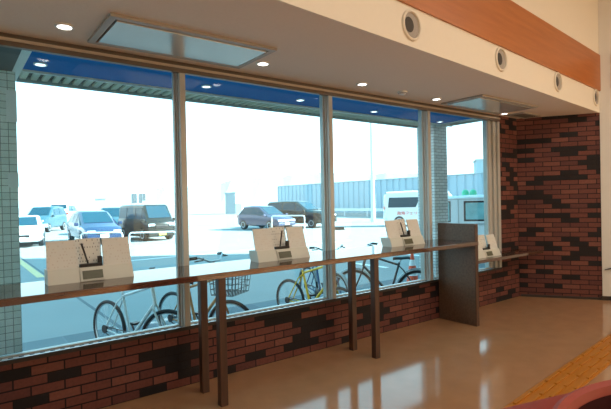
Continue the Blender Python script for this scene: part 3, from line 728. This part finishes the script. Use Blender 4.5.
# ------------------------------------------------------------------ bicycles and cone
def bicycle(label, rear, front, fm, r=.33, basket=False, fender=None, sad=.88, steer=0., bar=1.0):
    rear, front = Vector(rear), Vector(front); d = front-rear; Lw = d.length
    t = thing('bicycle', label, 'bicycle', (rear.x, rear.y, GZ), math.atan2(d.y, d.x), 'parked bicycles')
    bb = (.43, 0, .27); st_ = (.28, 0, .78); hd = (Lw-.20, 0, .90); hb = (Lw-.155, 0, .72); rh = (0, 0, r); fh = (Lw, 0, r)
    bm = bmesh.new(); tube(bm, [bb, st_], .017); tube(bm, [(st_[0]+.01, 0, .74), hd], .017); tube(bm, [bb, hb], .02); tube(bm, [hb, hd], .022)
    for s in (-.055, .055): tube(bm, [(0, s, r), (.36, s*.6, .275), bb], .010); tube(bm, [(0, s, r), (.22, s*.6, .66), (st_[0]+.01, 0, .73)], .009)
    obj('frame', bm, fm, t, True)
    bm = bmesh.new()
    for s in (-.05, .05): tube(bm, [(hb[0], 0, hb[2]+.0), (hb[0]+.005, s, hb[2]-.05), (Lw-.03, s, r+.06), (Lw, s, r)], .012)
    tube(bm, [hd, (hd[0]-.03, 0, bar-.01)], .014); obj('fork', bm, fm, t, True)
    for nm, c in (('wheel', rh), ('wheel', fh)):
        bm = bmesh.new(); tube(bm, circle(c, r-.02, (0, 1, 0), 40), .021, 8, True); w_ = obj('wheel', bm, M['blackr'], t, True)
        bm = bmesh.new(); tube(bm, circle(c, r-.042, (0, 1, 0), 40), .009, 6, True); lathe(bm, [(.022, -.045), (.022, .045)], c=c, ax=(0, 1, 0), n=10); obj('rim', bm, M['steel'], w_, True)
        bm = bmesh.new()
        for k in range(18):
            a = 2*PI*k/18; p = Vector(c); tube(bm, [p+Vector((.02*math.cos(a), .02*(-1)**k, .02*math.sin(a))), p+Vector(((r-.045)*math.cos(a+.2), 0, (r-.045)*math.sin(a+.2)))], .0016, 4)
        obj('spokes', bm, M['steel'], w_)
    bm = bmesh.new(); tube(bm, [st_, (st_[0]-.03, 0, sad-.02)], .013)
    obj('seat_post', bm, M['steel'], t, True)
    bm = bmesh.new(); R = []
    for x, wd, z in ((-.13, .075, 0), (-.10, .085, .012), (0, .055, .0), (.10, .022, -.005), (.14, .012, -.012)):
        R.append([bm.verts.new((st_[0]-.04+x, wd*math.cos(a), sad+z+.025*math.sin(a))) for a in [2*PI*j/10 for j in range(10)]])
    for a, b in zip(R, R[1:]):
        for j in range(10): bm.faces.new((a[j], a[(j+1) % 10], b[(j+1) % 10], b[j]))
    bm.faces.new(R[0]); bm.faces.new(R[-1][::-1]); obj('saddle', bm, M['black'], t, True)
    bm = bmesh.new(); hx = hd[0]-.03; zz = bar
    tube(bm, [(hx-.12, -.29, zz+.05), (hx-.03, -.24, zz+.06), (hx+.02, -.10, zz), (hx+.02, .10, zz), (hx-.03, .24, zz+.06), (hx-.12, .29, zz+.05)], .012); h_ = obj('handlebar', bm, M['steel'], t, True)
    for s in (-1, 1):
        bm = bmesh.new(); tube(bm, [(hx-.13, s*.295, zz+.049), (hx-.05, s*.25, zz+.058)], .018); obj('grip', bm, M['black'], h_, True)
        bm = bmesh.new(); tube(bm, [(hx+.0, s*.2, zz+.05), (hx+.03, s*.25, zz+.035), (hx-.06, s*.29, zz+.02)], .008, 6); obj('brake_lever', bm, M['black'], h_, True)
    bm = bmesh.new(); lathe(bm, [(.085, -.004), (.09, 0), (.085, .004)], c=(bb[0], -.06, bb[2]), ax=(0, 1, 0), n=24)
    tube(bm, [(bb[0], -.075, bb[2]), (bb[0]+.10, -.08, bb[2]-.13)], .011, 6); tube(bm, [(bb[0], .075, bb[2]), (bb[0]-.10, .08, bb[2]+.13)], .011, 6)
    tube(bm, [(bb[0], -.075, bb[2]), (bb[0], .075, bb[2])], .018, 8); ck = obj('crankset', bm, M['black'], t, True)
    for s, x, z in ((-1, .10, -.13), (1, -.10, .13)): obj('pedal', B(bb[0]+x-.04, bb[0]+x+.04, s*.13-.045, s*.13+.045, bb[2]+z-.012, bb[2]+z+.012), M['black'], ck)
    bm = bmesh.new(); tube(bm, [(0, -.06, r+.04), (bb[0], -.06, bb[2]+.088)], .006, 6); tube(bm, [(0, -.06, r-.04), (bb[0], -.06, bb[2]-.088)], .006, 6); lathe(bm, [(.05, -.012), (.045, .012)], c=(0, -.055, r), ax=(0, 1, 0), n=16)
    obj('chain', bm, M['black'], t)
    bm = bmesh.new(); tube(bm, [(.05, .06, r-.02), (-.02, .16, .03), (-.02, .19, .012)], .010, 6); obj('kickstand', bm, M['steel'], t, True)
    if fender:
        for c in (rh, fh):
            bm = bmesh.new(); a0, a1 = R_(20), R_(165)
            pts = [Vector(c)+Vector(((r+.025)*math.cos(a0+(a1-a0)*i/16), 0, (r+.025)*math.sin(a0+(a1-a0)*i/16))) for i in range(17)]
            for o_ in (-.018, 0, .018): tube(bm, [p+Vector((0, o_, -abs(o_)*.3)) for p in pts], .010, 6)
            obj('mudguard', bm, fender, t, True)
    if basket:
        bm = bmesh.new(); x0, x1, y0, y1, z0, z1 = hd[0]+.05, hd[0]+.33, -.18, .18, .74, 1.0
        def loopz(z, e): return [(x0-e*.3, y0-e, z), (x1+e, y0-e, z), (x1+e, y1+e, z), (x0-e*.3, y1+e, z)]
        for k in range(5): tube(bm, loopz(z0+(z1-z0)*k/4, .03*k/4), .0045 if k < 4 else .007, 5, True)
        for k in range(7):
            y = y0+(y1-y0)*k/6; ye = y*(1+.16)
            tube(bm, [(x0, y, z0), (x1, y, z0), (x1+.03, ye, z1)], .004, 5); tube(bm, [(x0, y, z0), (x0-.01, ye, z1)], .004, 5)
        for k in range(1, 6):
            x = x0+(x1-x0)*k/6
            for yy, ye in ((y0, y0-.03), (y1, y1+.03)): tube(bm, [(x, yy, z0), (x, ye, z1)], .004, 5)
            tube(bm, [(x, y0, z0), (x, y1, z0)], .004, 5)
        obj('basket', bm, M['bblk'], t)
    if steer:
        px = Lw-.15; rotm = Matrix.Rotation(steer, 4, 'Z'); off = Vector((px, 0, 0))-rotm@Vector((px, 0, 0))
        for ch in t.children:
            nm = ch.name.split('.')[0]
            if nm in ('fork', 'handlebar', 'basket') or (nm == 'wheel' and max(v.co.x for v in ch.data.vertices) > Lw): ch.location = off; ch.rotation_euler = (0, 0, steer)
    return t
bicycle('white-framed bicycle parked outside the left window', (1.49, 5.89), (1.80, 4.90), M['bwhite'], steer=R_(25))
bicycle('copper-framed bicycle with black wire front basket outside the second window', (2.28, 5.86), (2.56, 4.88), M['bora'], basket=True, bar=1.11, sad=.82, steer=R_(14))
bicycle('yellow-framed bicycle parked outside beside the second mullion', (4.07, 5.80), (4.20, 4.80), M['byel'], r=.31)
bicycle('dark blue bicycle with grey mudguards just behind the yellow bicycle', (4.92, 6.45), (4.74, 5.46), M['bblu'], fender=M['shed'])
bicycle('black bicycle parked outside the third window next to the traffic cone', (5.88, 4.86), (5.23, 5.63), M['bblk'], fender=M['steel'], sad=.85)
t = thing('traffic_cone', 'red and white striped traffic cone outside the third window', 'traffic cone', (7.44, 6.28, GZ))
obj('base', B(-.17, .17, -.17, .17, 0, .03, bev=.008), M['conr'], t)
zr = [(.03, .135, M['conr']), (.24, .10, M['conw']), (.36, .08, M['conr']), (.44, .067, M['conw']), (.56, .047, M['conr']), (.70, .025, None)]
for a, b in zip(zr, zr[1:]):
    bm = bmesh.new(); lathe(bm, [(a[1], a[0]), (b[1], b[0])], n=24); obj('band', bm, a[2], t, True)

# ------------------------------------------------------------------ light
wd = bpy.data.worlds.new('World'); S.world = wd; wd.use_nodes = True; nt = wd.node_tree; nt.nodes.clear(); L = nt.links
o = nt.nodes.new('ShaderNodeOutputWorld'); bg = nt.nodes.new('ShaderNodeBackground'); tc = nt.nodes.new('ShaderNodeTexCoord'); sp = nt.nodes.new('ShaderNodeSeparateXYZ'); cr = nt.nodes.new('ShaderNodeValToRGB')
L.new(tc.outputs['Generated'], sp.inputs[0]); L.new(sp.outputs['Z'], cr.inputs['Fac']); L.new(cr.outputs['Color'], bg.inputs['Color']); L.new(bg.outputs[0], o.inputs['Surface'])
cr.color_ramp.elements[0].position = 0; cr.color_ramp.elements[0].color = (.96, 1, 1, 1)
cr.color_ramp.elements[1].position = .75; cr.color_ramp.elements[1].color = (.17, .50, .66, 1)
bg.inputs['Strength'].default_value = 3.1
ld = bpy.data.lights.new('sun', 'SUN'); ld.energy = 24; ld.angle = .01; ld.color = (1, .96, .9)
so = bpy.data.objects.new('sun', ld); COL.objects.link(so)
so.rotation_euler = Vector((-.80, .60, -.58)).to_track_quat('-Z', 'Y').to_euler(); so.location = (20, -20, 20)
for i, (x, y) in enumerate([(1.2, -.3), (4.2, -.3), (7.2, -.3), (2.7, -2.6), (6.2, -2.6)]):
    ld = bpy.data.lights.new('hall_fill', 'AREA'); ld.shape = 'RECTANGLE'; ld.size = 1.2; ld.size_y = .6; ld.energy = 36; ld.color = (1, .93, .82)  # unseen area lights added under the hall ceiling to brighten the interior
    lo = bpy.data.objects.new('hall_fill', ld); COL.objects.link(lo); lo.location = (x, y, 4.55)

# ------------------------------------------------------------------ camera
cd = bpy.data.cameras.new('camera'); cam = bpy.data.objects.new('camera', cd); COL.objects.link(cam)
f_px = 470.0; cd.sensor_fit = 'HORIZONTAL'; cd.sensor_width = 36; cd.lens = f_px/611*36; cd.clip_end = 1500; cd.clip_start = .05
yaw, pit, rol = math.pi/2-math.atan(620/470), math.radians(.5), math.radians(-1.2)
fw = Vector((math.sin(yaw)*math.cos(pit), math.cos(yaw)*math.cos(pit), -math.sin(pit))); rt = Vector((math.cos(yaw), -math.sin(yaw), 0)); up = rt.cross(fw)
r2 = math.cos(rol)*rt+math.sin(rol)*up; u2 = -math.sin(rol)*rt+math.cos(rol)*up
cam.matrix_world = Matrix(((r2.x, u2.x, -fw.x, 0), (r2.y, u2.y, -fw.y, 0), (r2.z, u2.z, -fw.z, 1.55), (0, 0, 0, 1)))
S.camera = cam
vs = S.view_settings; vs.view_transform = 'Standard'; vs.look = 'None'; vs.exposure = 0; vs.gamma = 1; vs.use_curve_mapping = False
